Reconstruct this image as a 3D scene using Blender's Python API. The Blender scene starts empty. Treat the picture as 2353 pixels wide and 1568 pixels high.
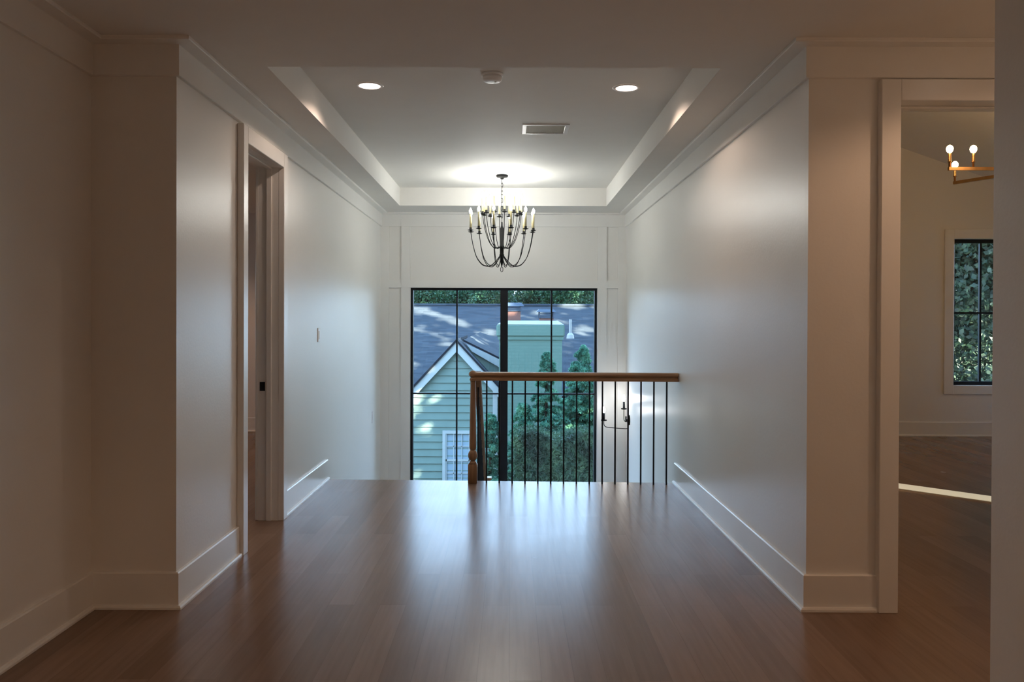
import bpy, math, random
import numpy as np
from mathutils import Vector, Matrix
random.seed(7); rng = np.random.default_rng(7)
R = math.radians; PI = math.pi
sc = bpy.context.scene
COL = sc.collection

# ------------------------------------------------------------------ camera
F_PX, CX, CY, HC = 1899.0, 1173.0, 739.0, 1.395
cam_d = bpy.data.cameras.new('camera'); cam = bpy.data.objects.new('camera', cam_d); COL.objects.link(cam)
cam_d.sensor_width = 36; cam_d.lens = F_PX / 2353 * 36
cam_d.shift_x = 3.5 / 2353; cam_d.shift_y = -31.7 / 2353
cam_d.clip_start = 0.05; cam_d.clip_end = 300
M4 = Matrix.Translation((0, 0, HC)) @ Matrix.Rotation(R(90 - 0.4), 4, 'X') @ Matrix.Rotation(R(0.2), 4, 'Z')
cam.matrix_world = M4
sc.camera = cam

# ------------------------------------------------------------------ world, sun, exposure
w = bpy.data.worlds.new('world'); sc.world = w; w.use_nodes = True
nt = w.node_tree; nt.nodes.clear()
wo = nt.nodes.new('ShaderNodeOutputWorld'); bg = nt.nodes.new('ShaderNodeBackground')
tc = nt.nodes.new('ShaderNodeTexCoord'); sp = nt.nodes.new('ShaderNodeSeparateXYZ'); cr = nt.nodes.new('ShaderNodeValToRGB')
cr.color_ramp.elements[0].position = 0.0; cr.color_ramp.elements[0].color = (0.54, 0.74, 1.0, 1)
cr.color_ramp.elements[1].position = 0.8; cr.color_ramp.elements[1].color = (0.30, 0.56, 1.0, 1)
nt.links.new(tc.outputs['Generated'], sp.inputs[0]); nt.links.new(sp.outputs['Z'], cr.inputs[0])
nt.links.new(cr.outputs[0], bg.inputs[0]); bg.inputs[1].default_value = 9.0
nt.links.new(bg.outputs[0], wo.inputs[0])

SUN_DIR = Vector((-0.724, 0.690, -0.488)).normalized()
sd = bpy.data.lights.new('sun', 'SUN'); sd.energy = 88; sd.angle = R(0.5); sd.color = (1.0, 0.94, 0.78)
sun = bpy.data.objects.new('sun', sd); COL.objects.link(sun)
sun.rotation_euler = SUN_DIR.to_track_quat('-Z', 'Y').to_euler(); sun.location = (12, -8, 12)

sc.view_settings.view_transform = 'Standard'; sc.view_settings.look = 'None'
sc.view_settings.gamma = 1.0; sc.view_settings.use_curve_mapping = False
sc.view_settings.exposure = 0.0
sc.cycles.use_denoising = True
sc.cycles.max_bounces = 10; sc.cycles.diffuse_bounces = 6; sc.cycles.glossy_bounces = 4
sc.cycles.transparent_max_bounces = 12; sc.cycles.sample_clamp_indirect = 6.0
sc.cycles.caustics_reflective = False; sc.cycles.caustics_refractive = False

# strengths of the lamps of the place
BULB_MAIN = 104.0; BULB_SCONCE = 75.0; BULB_ROOM = 85.0
CAN_W = 24.0; CAN_EMIT = 9.0

# ------------------------------------------------------------------ materials
def newmat(name):
    m = bpy.data.materials.new(name); m.use_nodes = True
    return m, m.node_tree, m.node_tree.nodes['Principled BSDF']
def paint(name, col, rough=0.5, spec=0.5, metal=0.0, var=0.03, scale=6.0, bump=0.0, bscale=200.0):
    m, t, b = newmat(name)
    n = t.nodes.new('ShaderNodeTexNoise'); n.inputs['Scale'].default_value = scale; n.inputs['Detail'].default_value = 4
    c = t.nodes.new('ShaderNodeTexCoord'); t.links.new(c.outputs['Object'], n.inputs['Vector'])
    r = t.nodes.new('ShaderNodeValToRGB')
    r.color_ramp.elements[0].position = .3; r.color_ramp.elements[1].position = .7
    r.color_ramp.elements[0].color = tuple(max(0, x * (1 - var)) for x in col) + (1,)
    r.color_ramp.elements[1].color = tuple(min(1, x * (1 + var)) for x in col) + (1,)
    t.links.new(n.outputs['Fac'], r.inputs[0]); t.links.new(r.outputs[0], b.inputs['Base Color'])
    b.inputs['Roughness'].default_value = rough; b.inputs['Specular IOR Level'].default_value = spec
    b.inputs['Metallic'].default_value = metal
    if bump:
        n2 = t.nodes.new('ShaderNodeTexNoise'); n2.inputs['Scale'].default_value = bscale
        t.links.new(c.outputs['Object'], n2.inputs['Vector'])
        bp = t.nodes.new('ShaderNodeBump'); bp.inputs['Strength'].default_value = bump; bp.inputs['Distance'].default_value = .01
        t.links.new(n2.outputs['Fac'], bp.inputs['Height']); t.links.new(bp.outputs[0], b.inputs['Normal'])
    return m
def emit(name, col, s):
    m = bpy.data.materials.new(name); m.use_nodes = True; t = m.node_tree; t.nodes.clear()
    o = t.nodes.new('ShaderNodeOutputMaterial'); e = t.nodes.new('ShaderNodeEmission')
    e.inputs[0].default_value = (*col, 1); e.inputs[1].default_value = s; t.links.new(e.outputs[0], o.inputs[0]); return m
M = {}
M['wall'] = paint('wall_paint', (.83, .815, .78), .33, .5, var=.01, scale=1.5, bump=.06, bscale=60)
M['flatwall'] = paint('ceiling_paint', (.82, .805, .77), .7, .3, var=.01)
M['trim'] = paint('trim_paint', (.84, .83, .80), .28, .5, var=.01)
M['black'] = paint('black_metal', (.006, .008, .012), .5, .3, var=.2)
M['iron'] = paint('wrought_iron', (.005, .005, .005), .6, .22, var=.25, scale=40)
M['candle'] = paint('candle_sleeve', (.62, .54, .30), .5, .4, var=.05)
M['brass'] = paint('aged_brass', (.42, .25, .11), .32, .5, 1.0, var=.1, scale=20)
M['chrome'] = paint('satin_nickel', (.6, .6, .6), .2, .5, 1.0)
M['plastic'] = paint('white_plastic', (.86, .85, .85), .35, .5)
M['ventdark'] = paint('vent_grille', (.50, .46, .37), .6, .3)
M['bulb'] = emit('bulb_neutral', (1, 1, .94), BULB_MAIN)
M['bulb_sconce'] = emit('bulb_cool', (1, .98, .96), BULB_SCONCE)
M['bulb_warm'] = emit('bulb_warm', (1, .62, .30), BULB_ROOM)
M['canlens'] = emit('downlight_lens', (1, .80, .66), CAN_EMIT)

def wood(name, c0, c1, axis_scale=(30, 1.5, 30), rough=.35):
    m, t, b = newmat(name); c = t.nodes.new('ShaderNodeTexCoord'); mp = t.nodes.new('ShaderNodeMapping')
    mp.inputs['Scale'].default_value = axis_scale
    n = t.nodes.new('ShaderNodeTexNoise'); n.inputs['Scale'].default_value = 3; n.inputs['Detail'].default_value = 6
    r = t.nodes.new('ShaderNodeValToRGB'); r.color_ramp.elements[0].color = (*c0, 1); r.color_ramp.elements[1].color = (*c1, 1)
    r.color_ramp.elements[0].position = .35; r.color_ramp.elements[1].position = .68
    t.links.new(c.outputs['Object'], mp.inputs[0]); t.links.new(mp.outputs[0], n.inputs['Vector'])
    t.links.new(n.outputs['Fac'], r.inputs[0]); t.links.new(r.outputs[0], b.inputs['Base Color'])
    b.inputs['Roughness'].default_value = rough
    return m
M['oak_x'] = wood('oak_handrail', (.26, .145, .075), (.38, .23, .125), (1.5, 30, 30))
M['oak_z'] = wood('oak_post', (.24, .135, .070), (.34, .20, .11), (30, 30, 1.5))

def floor_mat():
    m, t, b = newmat('oak_floor_planks'); L = t.links
    c = t.nodes.new('ShaderNodeTexCoord'); mp = t.nodes.new('ShaderNodeMapping'); mp.inputs['Rotation'].default_value = (0, 0, R(90))
    L.new(c.outputs['Object'], mp.inputs[0])
    bk = t.nodes.new('ShaderNodeTexBrick'); bk.offset = .37; bk.offset_frequency = 2
    bk.inputs['Scale'].default_value = 1; bk.inputs['Brick Width'].default_value = 1.35; bk.inputs['Row Height'].default_value = .127
    bk.inputs['Mortar Size'].default_value = .0012; bk.inputs['Mortar Smooth'].default_value = .3
    bk.inputs['Color1'].default_value = (0, 0, 0, 1); bk.inputs['Color2'].default_value = (1, 1, 1, 1); bk.inputs['Mortar'].default_value = (.5, .5, .5, 1)
    bk.inputs['Bias'].default_value = 0
    L.new(mp.outputs[0], bk.inputs[0])
    pr = t.nodes.new('ShaderNodeValToRGB')
    pr.color_ramp.elements[0].color = (.205, .125, .082, 1); pr.color_ramp.elements[1].color = (.265, .166, .112, 1)
    L.new(bk.outputs['Color'], pr.inputs[0])
    mp2 = t.nodes.new('ShaderNodeMapping'); mp2.inputs['Scale'].default_value = (22, .9, 1); L.new(c.outputs['Object'], mp2.inputs[0])
    n = t.nodes.new('ShaderNodeTexNoise'); n.inputs['Scale'].default_value = 2.2; n.inputs['Detail'].default_value = 7; L.new(mp2.outputs[0], n.inputs['Vector'])
    gr = t.nodes.new('ShaderNodeValToRGB'); gr.color_ramp.elements[0].position = .3; gr.color_ramp.elements[1].position = .7
    gr.color_ramp.elements[0].color = (.90, .89, .88, 1); gr.color_ramp.elements[1].color = (1.06, 1.06, 1.06, 1); L.new(n.outputs['Fac'], gr.inputs[0])
    mx = t.nodes.new('ShaderNodeMixRGB'); mx.blend_type = 'MULTIPLY'; mx.inputs[0].default_value = 1
    L.new(pr.outputs[0], mx.inputs[1]); L.new(gr.outputs[0], mx.inputs[2])
    mx2 = t.nodes.new('ShaderNodeMixRGB'); mx2.inputs[2].default_value = (.10, .06, .04, 1)
    mf = t.nodes.new('ShaderNodeMath'); mf.operation = 'MULTIPLY'; mf.inputs[1].default_value = .35
    L.new(bk.outputs['Fac'], mf.inputs[0]); L.new(mf.outputs[0], mx2.inputs[0]); L.new(mx.outputs[0], mx2.inputs[1])
    L.new(mx2.outputs[0], b.inputs['Base Color'])
    n3 = t.nodes.new('ShaderNodeTexNoise'); n3.inputs['Scale'].default_value = 1.6; n3.inputs['Detail'].default_value = 5; L.new(c.outputs['Object'], n3.inputs['Vector'])
    mr = t.nodes.new('ShaderNodeMapRange'); mr.inputs['To Min'].default_value = .21; mr.inputs['To Max'].default_value = .30
    L.new(n3.outputs['Fac'], mr.inputs[0]); L.new(mr.outputs[0], b.inputs['Roughness'])
    bp = t.nodes.new('ShaderNodeBump'); bp.inputs['Strength'].default_value = .04; bp.inputs['Distance'].default_value = .003
    L.new(n.outputs['Fac'], bp.inputs['Height']); L.new(bp.outputs[0], b.inputs['Normal'])
    b.inputs['Specular IOR Level'].default_value = .22
    return m
M['floor'] = floor_mat()

def glass_mat(tint=(.95, .98, .97), name='window_glass'):
    m = bpy.data.materials.new(name); m.use_nodes = True; t = m.node_tree; t.nodes.clear()
    o = t.nodes.new('ShaderNodeOutputMaterial'); a = t.nodes.new('ShaderNodeBsdfTransparent'); g = t.nodes.new('ShaderNodeBsdfGlossy')
    a.inputs[0].default_value = (*tint, 1); g.inputs['Roughness'].default_value = .01
    fr = t.nodes.new('ShaderNodeFresnel'); ge = t.nodes.new('ShaderNodeNewGeometry'); mr = t.nodes.new('ShaderNodeMapRange')
    mr.inputs['To Min'].default_value = 1.45; mr.inputs['To Max'].default_value = 1 / 1.45     # same outside-in index on both faces of the pane
    t.links.new(ge.outputs['Backfacing'], mr.inputs[0]); t.links.new(mr.outputs[0], fr.inputs[0])
    mx = t.nodes.new('ShaderNodeMixShader'); t.links.new(fr.outputs[0], mx.inputs[0]); t.links.new(a.outputs[0], mx.inputs[1]); t.links.new(g.outputs[0], mx.inputs[2])
    t.links.new(mx.outputs[0], o.inputs[0]); return m
M['glass'] = glass_mat(); M['tinted'] = glass_mat((.25, .245, .23), 'tinted_glass')  # tint dims the sun coming through the added slit window
M['siding'] = paint('green_siding', (0.122, 0.169, 0.145), .6, .15, var=.05, scale=3)
M['extrim'] = paint('pale_blue_trim', (0.295, 0.313, 0.304), .5, .15, var=.03)
M['clay'] = paint('clay_flue', (0.139, 0.065, 0.050), .8, .15, var=.12, scale=8)
M['capmetal'] = paint('flue_cap_metal', (0.020, 0.032, 0.052), .45, .5, var=.15)
M['pvc'] = paint('white_pipe', (0.235, 0.234, 0.220), .4, .4)
M['bark'] = paint('bark', (0.016, 0.012, 0.008), .9, .2, var=.4, scale=12)
M['lawn'] = paint('lawn_grass', (0.014, 0.024, 0.007), .9, .2, var=.4, scale=3)
M['curtain'] = paint('window_blind', (0.208, 0.269, 0.314), .7, .2, var=.06, scale=4)
def shingle():
    m, t, b = newmat('roof_shingles'); L = t.links; c = t.nodes.new('ShaderNodeTexCoord')
    mp = t.nodes.new('ShaderNodeMapping'); L.new(c.outputs['Object'], mp.inputs[0])
    bk = t.nodes.new('ShaderNodeTexBrick'); bk.inputs['Scale'].default_value = 1; bk.inputs['Brick Width'].default_value = .45; bk.inputs['Row Height'].default_value = .10
    bk.inputs['Mortar Size'].default_value = .008; bk.inputs['Mortar Smooth'].default_value = .9
    bk.inputs['Color1'].default_value = (0.0197, 0.0258, 0.0326, 1); bk.inputs['Color2'].default_value = (0.0340, 0.0415, 0.0496, 1); bk.inputs['Mortar'].default_value = (0.0109, 0.0136, 0.0184, 1)
    L.new(mp.outputs[0], bk.inputs[0]); L.new(bk.outputs['Color'], b.inputs['Base Color']); b.inputs['Roughness'].default_value = .9; b.inputs['Specular IOR Level'].default_value = .15
    return m
M['shingle'] = shingle()
def brickm():
    m, t, b = newmat('painted_brick'); L = t.links; c = t.nodes.new('ShaderNodeTexCoord')
    mp = t.nodes.new('ShaderNodeMapping'); mp.inputs['Rotation'].default_value = (R(90), 0, 0); L.new(c.outputs['Object'], mp.inputs[0])
    bk = t.nodes.new('ShaderNodeTexBrick'); bk.inputs['Scale'].default_value = 1; bk.inputs['Brick Width'].default_value = .21; bk.inputs['Row Height'].default_value = .075
    bk.inputs['Mortar Size'].default_value = .008
    bk.inputs['Color1'].default_value = (0.0945, 0.1476, 0.1190, 1); bk.inputs['Color2'].default_value = (0.1013, 0.1550, 0.1244, 1); bk.inputs['Mortar'].default_value = (0.0864, 0.1387, 0.1115, 1)
    L.new(mp.outputs[0], bk.inputs[0])
    n = t.nodes.new('ShaderNodeTexNoise'); n.inputs['Scale'].default_value = 5; n.inputs['Detail'].default_value = 6; L.new(c.outputs['Object'], n.inputs['Vector'])
    r = t.nodes.new('ShaderNodeValToRGB'); r.color_ramp.elements[0].position = .62; r.color_ramp.elements[1].position = .75
    r.color_ramp.elements[0].color = (0, 0, 0, 1); r.color_ramp.elements[1].color = (0.1965, 0.1720, 0.1496, 1); L.new(n.outputs['Fac'], r.inputs[0])
    mx = t.nodes.new('ShaderNodeMixRGB'); L.new(r.outputs[0], mx.inputs[0]); L.new(bk.outputs['Color'], mx.inputs[1]); mx.inputs[2].default_value = (0.1401, 0.1550, 0.1081, 1)
    L.new(mx.outputs[0], b.inputs['Base Color']); b.inputs['Roughness'].default_value = .9; b.inputs['Specular IOR Level'].default_value = .15
    bp = t.nodes.new('ShaderNodeBump'); bp.inputs['Strength'].default_value = .2; bp.inputs['Distance'].default_value = .006
    bp.invert = True; L.new(bk.outputs['Fac'], bp.inputs['Height']); L.new(bp.outputs[0], b.inputs['Normal'])
    return m
M['brick'] = brickm()
def leafm(name, dark, mid, light, scale=9.0):
    m, t, b = newmat(name); L = t.links; c = t.nodes.new('ShaderNodeTexCoord')
    n = t.nodes.new('ShaderNodeTexNoise'); n.inputs['Scale'].default_value = scale; n.inputs['Detail'].default_value = 3; L.new(c.outputs['Object'], n.inputs['Vector'])
    r = t.nodes.new('ShaderNodeValToRGB'); e = r.color_ramp.elements
    e[0].position = .35; e[0].color = (*dark, 1); e[1].position = .68; e[1].color = (*light, 1); x = e.new(.52); x.color = (*mid, 1)
    L.new(n.outputs['Fac'], r.inputs[0]); L.new(r.outputs[0], b.inputs['Base Color']); b.inputs['Roughness'].default_value = .6
    tr = t.nodes.new('ShaderNodeBsdfTranslucent'); L.new(r.outputs[0], tr.inputs[0]); mx = t.nodes.new('ShaderNodeMixShader'); mx.inputs[0].default_value = .3
    o = t.nodes['Material Output']; L.new(b.outputs[0], mx.inputs[1]); L.new(tr.outputs[0], mx.inputs[2]); L.new(mx.outputs[0], o.inputs[0])
    return m
M['leaf'] = leafm('broad_leaves', (0.012, 0.036, 0.018), (0.032, 0.094, 0.042), (0.076, 0.155, 0.061))
M['conifer'] = leafm('conifer_needles', (0.027, 0.097, 0.064), (0.072, 0.228, 0.143), (0.139, 0.320, 0.184), 5)
M['hedge'] = leafm('hedge_needles', (0.011, 0.035, 0.017), (0.035, 0.087, 0.042), (0.084, 0.151, 0.070), 4)
M['ivy'] = leafm('dark_shrub_leaves', (0.006, 0.014, 0.007), (0.019, 0.041, 0.021), (0.048, 0.072, 0.034), 6)

# ------------------------------------------------------------------ mesh helpers
class MB:
    def __init__(s): s.v = []; s.f = []
    def add(s, vs, fs):
        o = len(s.v); s.v += [tuple(p) for p in vs]; s.f += [tuple(i + o for i in f) for f in fs]; return s
    def box(s, x0, x1, y0, y1, z0, z1):
        return s.add([(x0, y0, z0), (x1, y0, z0), (x1, y1, z0), (x0, y1, z0), (x0, y0, z1), (x1, y0, z1), (x1, y1, z1), (x0, y1, z1)],
                     [(0, 3, 2, 1), (4, 5, 6, 7), (0, 1, 5, 4), (1, 2, 6, 5), (2, 3, 7, 6), (3, 0, 4, 7)])
    def bbox(s, x0, x1, y0, y1, z0, z1, b=.003):
        # box with chamfered edges along all three axes (convex hull style via 24 verts)
        vs = []; idx = {}
        for ix, sx in enumerate((x0, x1)):
            for iy, sy in enumerate((y0, y1)):
                for iz, sz in enumerate((z0, z1)):
                    dx = b if ix == 0 else -b; dy = b if iy == 0 else -b; dz = b if iz == 0 else -b
                    for k, p in enumerate(((sx, sy + dy, sz + dz), (sx + dx, sy, sz + dz), (sx + dx, sy + dy, sz))):
                        idx[(ix, iy, iz, k)] = len(vs); vs.append(p)
        fs = []
        for i in (0, 1):
            fs.append([idx[(i, a, c, 0)] for a, c in ((0, 0), (1, 0), (1, 1), (0, 1))])
            fs.append([idx[(a, i, c, 1)] for a, c in ((0, 0), (1, 0), (1, 1), (0, 1))])
            fs.append([idx[(a, c, i, 2)] for a, c in ((0, 0), (1, 0), (1, 1), (0, 1))])
            for j in (0, 1):
                fs.append([idx[(0, i, j, 1)], idx[(1, i, j, 1)], idx[(1, i, j, 2)], idx[(0, i, j, 2)]])
                fs.append([idx[(i, 0, j, 0)], idx[(i, 1, j, 0)], idx[(i, 1, j, 2)], idx[(i, 0, j, 2)]])
                fs.append([idx[(i, j, 0, 0)], idx[(i, j, 1, 0)], idx[(i, j, 1, 1)], idx[(i, j, 0, 1)]])
                for k in (0, 1): fs.append([idx[(i, j, k, q)] for q in (0, 1, 2)])
        return s.add(vs, fs)
    def prism(s, poly, y0, y1):                       # polygon in XZ extruded along Y
        n = len(poly); vs = [(x, y0, z) for x, z in poly] + [(x, y1, z) for x, z in poly]
        fs = [tuple(range(n)), tuple(range(2 * n - 1, n - 1, -1))] + [(i, i + n, (i + 1) % n + n, (i + 1) % n) for i in range(n)]
        return s.add(vs, fs)
    def extr(s, pts, vec):                            # any planar polygon extruded along vec
        n = len(pts); v = Vector(vec); vs = [tuple(p) for p in pts] + [tuple(Vector(p) + v) for p in pts]
        fs = [tuple(range(n)), tuple(range(2 * n - 1, n - 1, -1))] + [(i, i + n, (i + 1) % n + n, (i + 1) % n) for i in range(n)]
        return s.add(vs, fs)
    def lathe(s, prof, c=(0, 0, 0), n=16):
        vs = []; fs = []
        for r, z in prof:
            for k in range(n):
                a = 2 * PI * k / n; vs.append((c[0] + r * math.cos(a), c[1] + r * math.sin(a), c[2] + z))
        for i in range(len(prof) - 1):
            for k in range(n): fs.append((i * n + k, i * n + (k + 1) % n, (i + 1) * n + (k + 1) % n, (i + 1) * n + k))
        fs.append(tuple(range(n))[::-1]); fs.append(tuple(range((len(prof) - 1) * n, len(prof) * n)))
        return s.add(vs, fs)
    def tube(s, pts, r, n=8, closed=False):
        P = [Vector(p) for p in pts]; m = len(P); vs = []; fs = []; up = None
        rr = r if hasattr(r, '__len__') else [r] * m
        for i in range(m):
            if closed: t = (P[(i + 1) % m] - P[i - 1]).normalized()
            else: t = (P[min(i + 1, m - 1)] - P[max(i - 1, 0)]).normalized()
            if up is None: up = Vector((0, 0, 1)) if abs(t.z) < .9 else Vector((1, 0, 0))
            a = t.cross(up).normalized(); b = a.cross(t).normalized(); up = b
            for k in range(n):
                q = 2 * PI * k / n; vs.append(tuple(P[i] + (a * math.cos(q) + b * math.sin(q)) * rr[i]))
        rng_ = m if closed else m - 1
        for i in range(rng_):
            j = (i + 1) % m
            for k in range(n): fs.append((i * n + k, i * n + (k + 1) % n, j * n + (k + 1) % n, j * n + k))
        if not closed: fs.append(tuple(range(n))[::-1]); fs.append(tuple(range((m - 1) * n, m * n)))
        return s.add(vs, fs)
    def sweep(s, path, prof):                         # profile (offset to the right of travel, z) along an XY polyline
        n = len(path); k = len(prof); vs = []; fs = []
        for i, (x, y) in enumerate(path):
            def nrm(a, b): d = Vector((b[0] - a[0], b[1] - a[1])).normalized(); return Vector((d.y, -d.x))
            if i == 0: m = nrm(path[0], path[1])
            elif i == n - 1: m = nrm(path[-2], path[-1])
            else:
                a = nrm(path[i - 1], path[i]); b = nrm(path[i], path[i + 1]); m = (a + b); m = m / (m.dot(a))
            for o, z in prof: vs.append((x + m.x * o, y + m.y * o, z))
        for i in range(n - 1):
            for j in range(k): fs.append((i * k + j, i * k + (j + 1) % k, (i + 1) * k + (j + 1) % k, (i + 1) * k + j))
        fs.append(tuple(range(k))); fs.append(tuple(range((n - 1) * k, n * k))[::-1])
        return s.add(vs, fs)
    def build(s, name, mat, parent=None, smooth=False, loc=None):
        me = bpy.data.meshes.new(name); me.from_pydata(s.v, [], s.f); me.validate(); 
        import bmesh
        bm = bmesh.new(); bm.from_mesh(me); bmesh.ops.recalc_face_normals(bm, faces=bm.faces); bm.to_mesh(me); bm.free()
        me.materials.append(mat)
        if smooth:
            me.polygons.foreach_set('use_smooth', [len(p.vertices) <= 4 for p in me.polygons])
        o = bpy.data.objects.new(name, me); COL.objects.link(o)
        if parent: o.parent = parent
        if loc: o.location = loc
        return o
def struct(o): o['kind'] = 'structure'; return o
def tag(o, label, cat, group=None):
    o['label'] = label; o['category'] = cat
    if group: o['group'] = group
    return o
def empty(name, loc, label=None, cat=None, group=None, rz=0):
    o = bpy.data.objects.new(name, None); COL.objects.link(o); o.location = loc; o.rotation_euler = (0, 0, rz); o.empty_display_size = .1
    if label: tag(o, label, cat, group)
    return o
def at(u, v, D): return ((u - CX) / F_PX * D, D, HC - (v - CY) / F_PX * D)

# ------------------------------------------------------------------ dimensions of the place
XL, XR = -1.617, 1.4375          # hall walls
D0, DF = 4.0, 10.3               # near ends of the hall walls, window wall
XLF = -2.03                      # wall of the foreground on the left
XRF = 1.517                      # wall of the foreground on the right, its far end at y 2.6
ZC, ZT = 2.74, 2.95              # ceiling and tray ceiling
TX0, TX1, TY0, TY1 = -1.293, 1.11, 4.385, 9.62
DEDGE_L, DEDGE_R = 7.27, 7.15    # stair edge of the floor, slightly askew
BK = -2.5

# floor
f = MB()
f.extr([(XLF - .15, BK - .15, 0), (3.5, BK - .15, 0), (3.5, D0 + .02, 0), (XLF - .15, D0 + .02, 0)], (0, 0, -.3))
f.extr([(XL - .08, D0 + .02, 0), (XR + .06, D0 + .02, 0), (XR + .06, DEDGE_R, 0), (XL - .08, DEDGE_L, 0)], (0, 0, -.3))
f.box(-6.2, XL - .08, D0 + .02, 10.6, -.3, 0); f.box(-6.2, XLF - .15, 2.9, D0 + .02, -.3, 0)
f.box(XR + .06, 6.6, D0 + .02, 10.4, -.3, 0)
f.box(3.5, 6.6, 2.8, D0 + .02, -.3, 0)
struct(f.build('floor', M['floor']))

# ceiling
c = MB()
c.box(XLF - .15, 3.45, BK - .15, D0 + .14, ZC, 3.3)
c.box(XL - .14, XR + .16, D0 + .14, TY0, ZC, 3.3)
c.box(XL - .14, TX0, TY0, TY1, ZC, 3.3); c.box(TX1, XR + .16, TY0, TY1, ZC, 3.3)
c.box(XL - .14, XR + .16, TY1, DF + .15, ZC, 3.3)
c.box(TX0, TX1, TY0, TY1, ZT, 3.3)
struct(c.build('ceiling', M['flatwall']))
c = MB(); c.box(-6.2, XL - .14, D0 + .14, 10.6, ZC, 3.0); c.box(-6.2, XLF - .15, 2.9, D0 + .14, ZC, 3.0); struct(c.build('ceiling', M['flatwall']))

# walls
TH = .14
def wall(name, boxes, mat='wall'):
    b = MB()
    for q in boxes: b.box(*q)
    return struct(b.build(name, M[mat]))
DL0, DL1, DH = 4.97, 5.755, 2.459        # left door opening
DR0, DR1 = 1.864, 2.68                   # right door opening
j = .015
wall('wall_left', [(XL - TH, XL, D0, DL0 - j, 0, ZC), (XL - TH, XL, DL0 - j, DL1 + j, DH + j, ZC), (XL - TH, XL, DL1 + j, DF + .15, 0, ZC),
                   (XL - TH, XL, DEDGE_L, DF + .15, -3.1, 0)])
wall('wall_left_return', [(XLF - TH, XL - TH, D0, D0 + TH, 0, ZC)])
wall('wall_left_foreground', [(XLF - TH, XLF, BK - TH, D0, 0, ZC)])
wall('wall_right', [(XR, XR + TH, D0 + .15, DF + .15, 0, 4.5), (XR, XR + TH, DEDGE_R, DF + .15, -3.1, 0)])
wall('wall_right_return', [(XR, DR0 - j, D0, D0 + .15, 0, ZC), (DR0 - j, DR1 + j, D0, D0 + .15, DH + j, ZC), (DR1 + j, 3.6, D0, D0 + .15, 0, ZC),
                           (XR, 3.6, D0, D0 + .15, ZC, 4.5)])
wall('wall_right_foreground', [(XRF, XRF + TH, BK - TH, 2.6, 0, ZC), (XRF + TH, 3.3, 2.46, 2.6, 0, ZC), (3.3, 3.45, 2.46, D0, 0, ZC)])
wall('wall_back', [(XLF, XRF, BK - TH, BK, 0, ZC)])
WX0, WX1, WZ0, WZ1 = -1.2475, 1.079, -1.05, 1.813
wall('wall_far', [(XL - TH, WX0, DF, DF + .15, -3.1, ZC), (WX1, XR + TH, DF, DF + .15, -3.1, ZC), (WX0, WX1, DF, DF + .15, WZ1, ZC), (WX0, WX1, DF, DF + .15, -3.1, WZ0)])
wall('wall_stairwell', [(XL, XR, 7.0, 7.12, -3.1, -.3)])
# left room
wall('wall_left_room', [(-6.2, -6.05, 2.9, 10.6, 0, .8), (-6.2, -6.05, 2.9, 10.6, 2.2, ZC), (-6.2, -6.05, 2.9, 6.6, .8, 2.2), (-6.2, -6.05, 7.2, 10.6, .8, 2.2),
                        (-6.05, XL - TH, 10.38, 10.6, 0, ZC), (-6.05, XLF - TH, 2.9, 3.05, 0, ZC)])
wall('wall_left_room', [(XLF - .2, XLF - TH, 3.05, 4.0, 0, ZC)])
# right room
RX = 6.4; DRF = 10.17
VX0, VX1, VZ0, VZ1 = 5.446, 6.19, .627, 2.43
SY0, SY1 = 3.70, 4.20  # wall slit added to let a strip of sun in
wall('wall_right_room', [(XR + TH, VX0, DRF, DRF + .15, 0, 4.5), (VX1, RX + .15, DRF, DRF + .15, 0, 4.5), (VX0, VX1, DRF, DRF + .15, 0, VZ0), (VX0, VX1, DRF, DRF + .15, VZ1, 4.5)])
wall('wall_right_room', [(RX, RX + .15, 2.8, SY0, 0, 4.5), (RX, RX + .15, SY1, DRF, 0, 4.5), (RX, RX + .15, SY0, SY1, 2.42, 4.5),
                         (3.45, RX, 2.8, 2.95, 0, 4.5), (3.45, 3.6, 2.95, D0 + .15, 0, 4.5)])
c = MB()
def vz(x): return 3.56 - .35 * (x - 4.76)
rid = 3.2; zr = vz(rid); zl = zr - .35 * (rid - XR)
c.extr([(XR, 2.8, zl), (rid, 2.8, zr), (RX + .15, 2.8, vz(RX + .15)), (RX + .15, 2.8, vz(RX + .15) + .3), (rid, 2.8, zr + .3), (XR, 2.8, zl + .3)], (0, DRF + .15 - 2.8, 0))
struct(c.build('ceiling', M['flatwall']))

# frieze, ceiling trim, baseboards
PATH = [(XRF, BK + .0), (XLF, BK), (XLF, D0), (XL, D0), (XL, DF), (XR, DF), (XR, D0), (3.3, D0), (3.3, 2.6), (XRF, 2.6), (XRF, BK)]
b = MB(); b.sweep(PATH, [(0, 2.573), (.017, 2.573), (.020, 2.576), (.020, 2.722), (0, 2.722)]); struct(b.build('trim_1', M['trim']))
b = MB(); b.sweep(PATH, [(0, 2.722), (.094, 2.722), (.097, 2.726), (.097, 2.7395), (0, 2.7395)]); struct(b.build('trim_2', M['trim']))
BP = [(0, 0), (.035, 0), (.035, .010), (.030, .018), (.018, .020), (.018, .170), (.013, .176), (0, .176)]
def base(name, path): b = MB(); b.sweep(path, BP); return struct(b.build(name, M['trim']))
base('baseboard_left', [(XLF, BK), (XLF, D0), (XL, D0), (XL, DL0 - .09)])
base('baseboard_left', [(XL, DL1 + .095), (XL, 7.262)])
base('baseboard_right', [(XR, 7.155), (XR, D0), (DR0 - .093, D0)])
base('baseboard_right', [(DR1 + .093, D0), (3.3, D0), (3.3, 2.6), (XRF, 2.6), (XRF, BK)])
base('baseboard_back', [(XRF - .04, BK), (XLF + .04, BK)])
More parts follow.
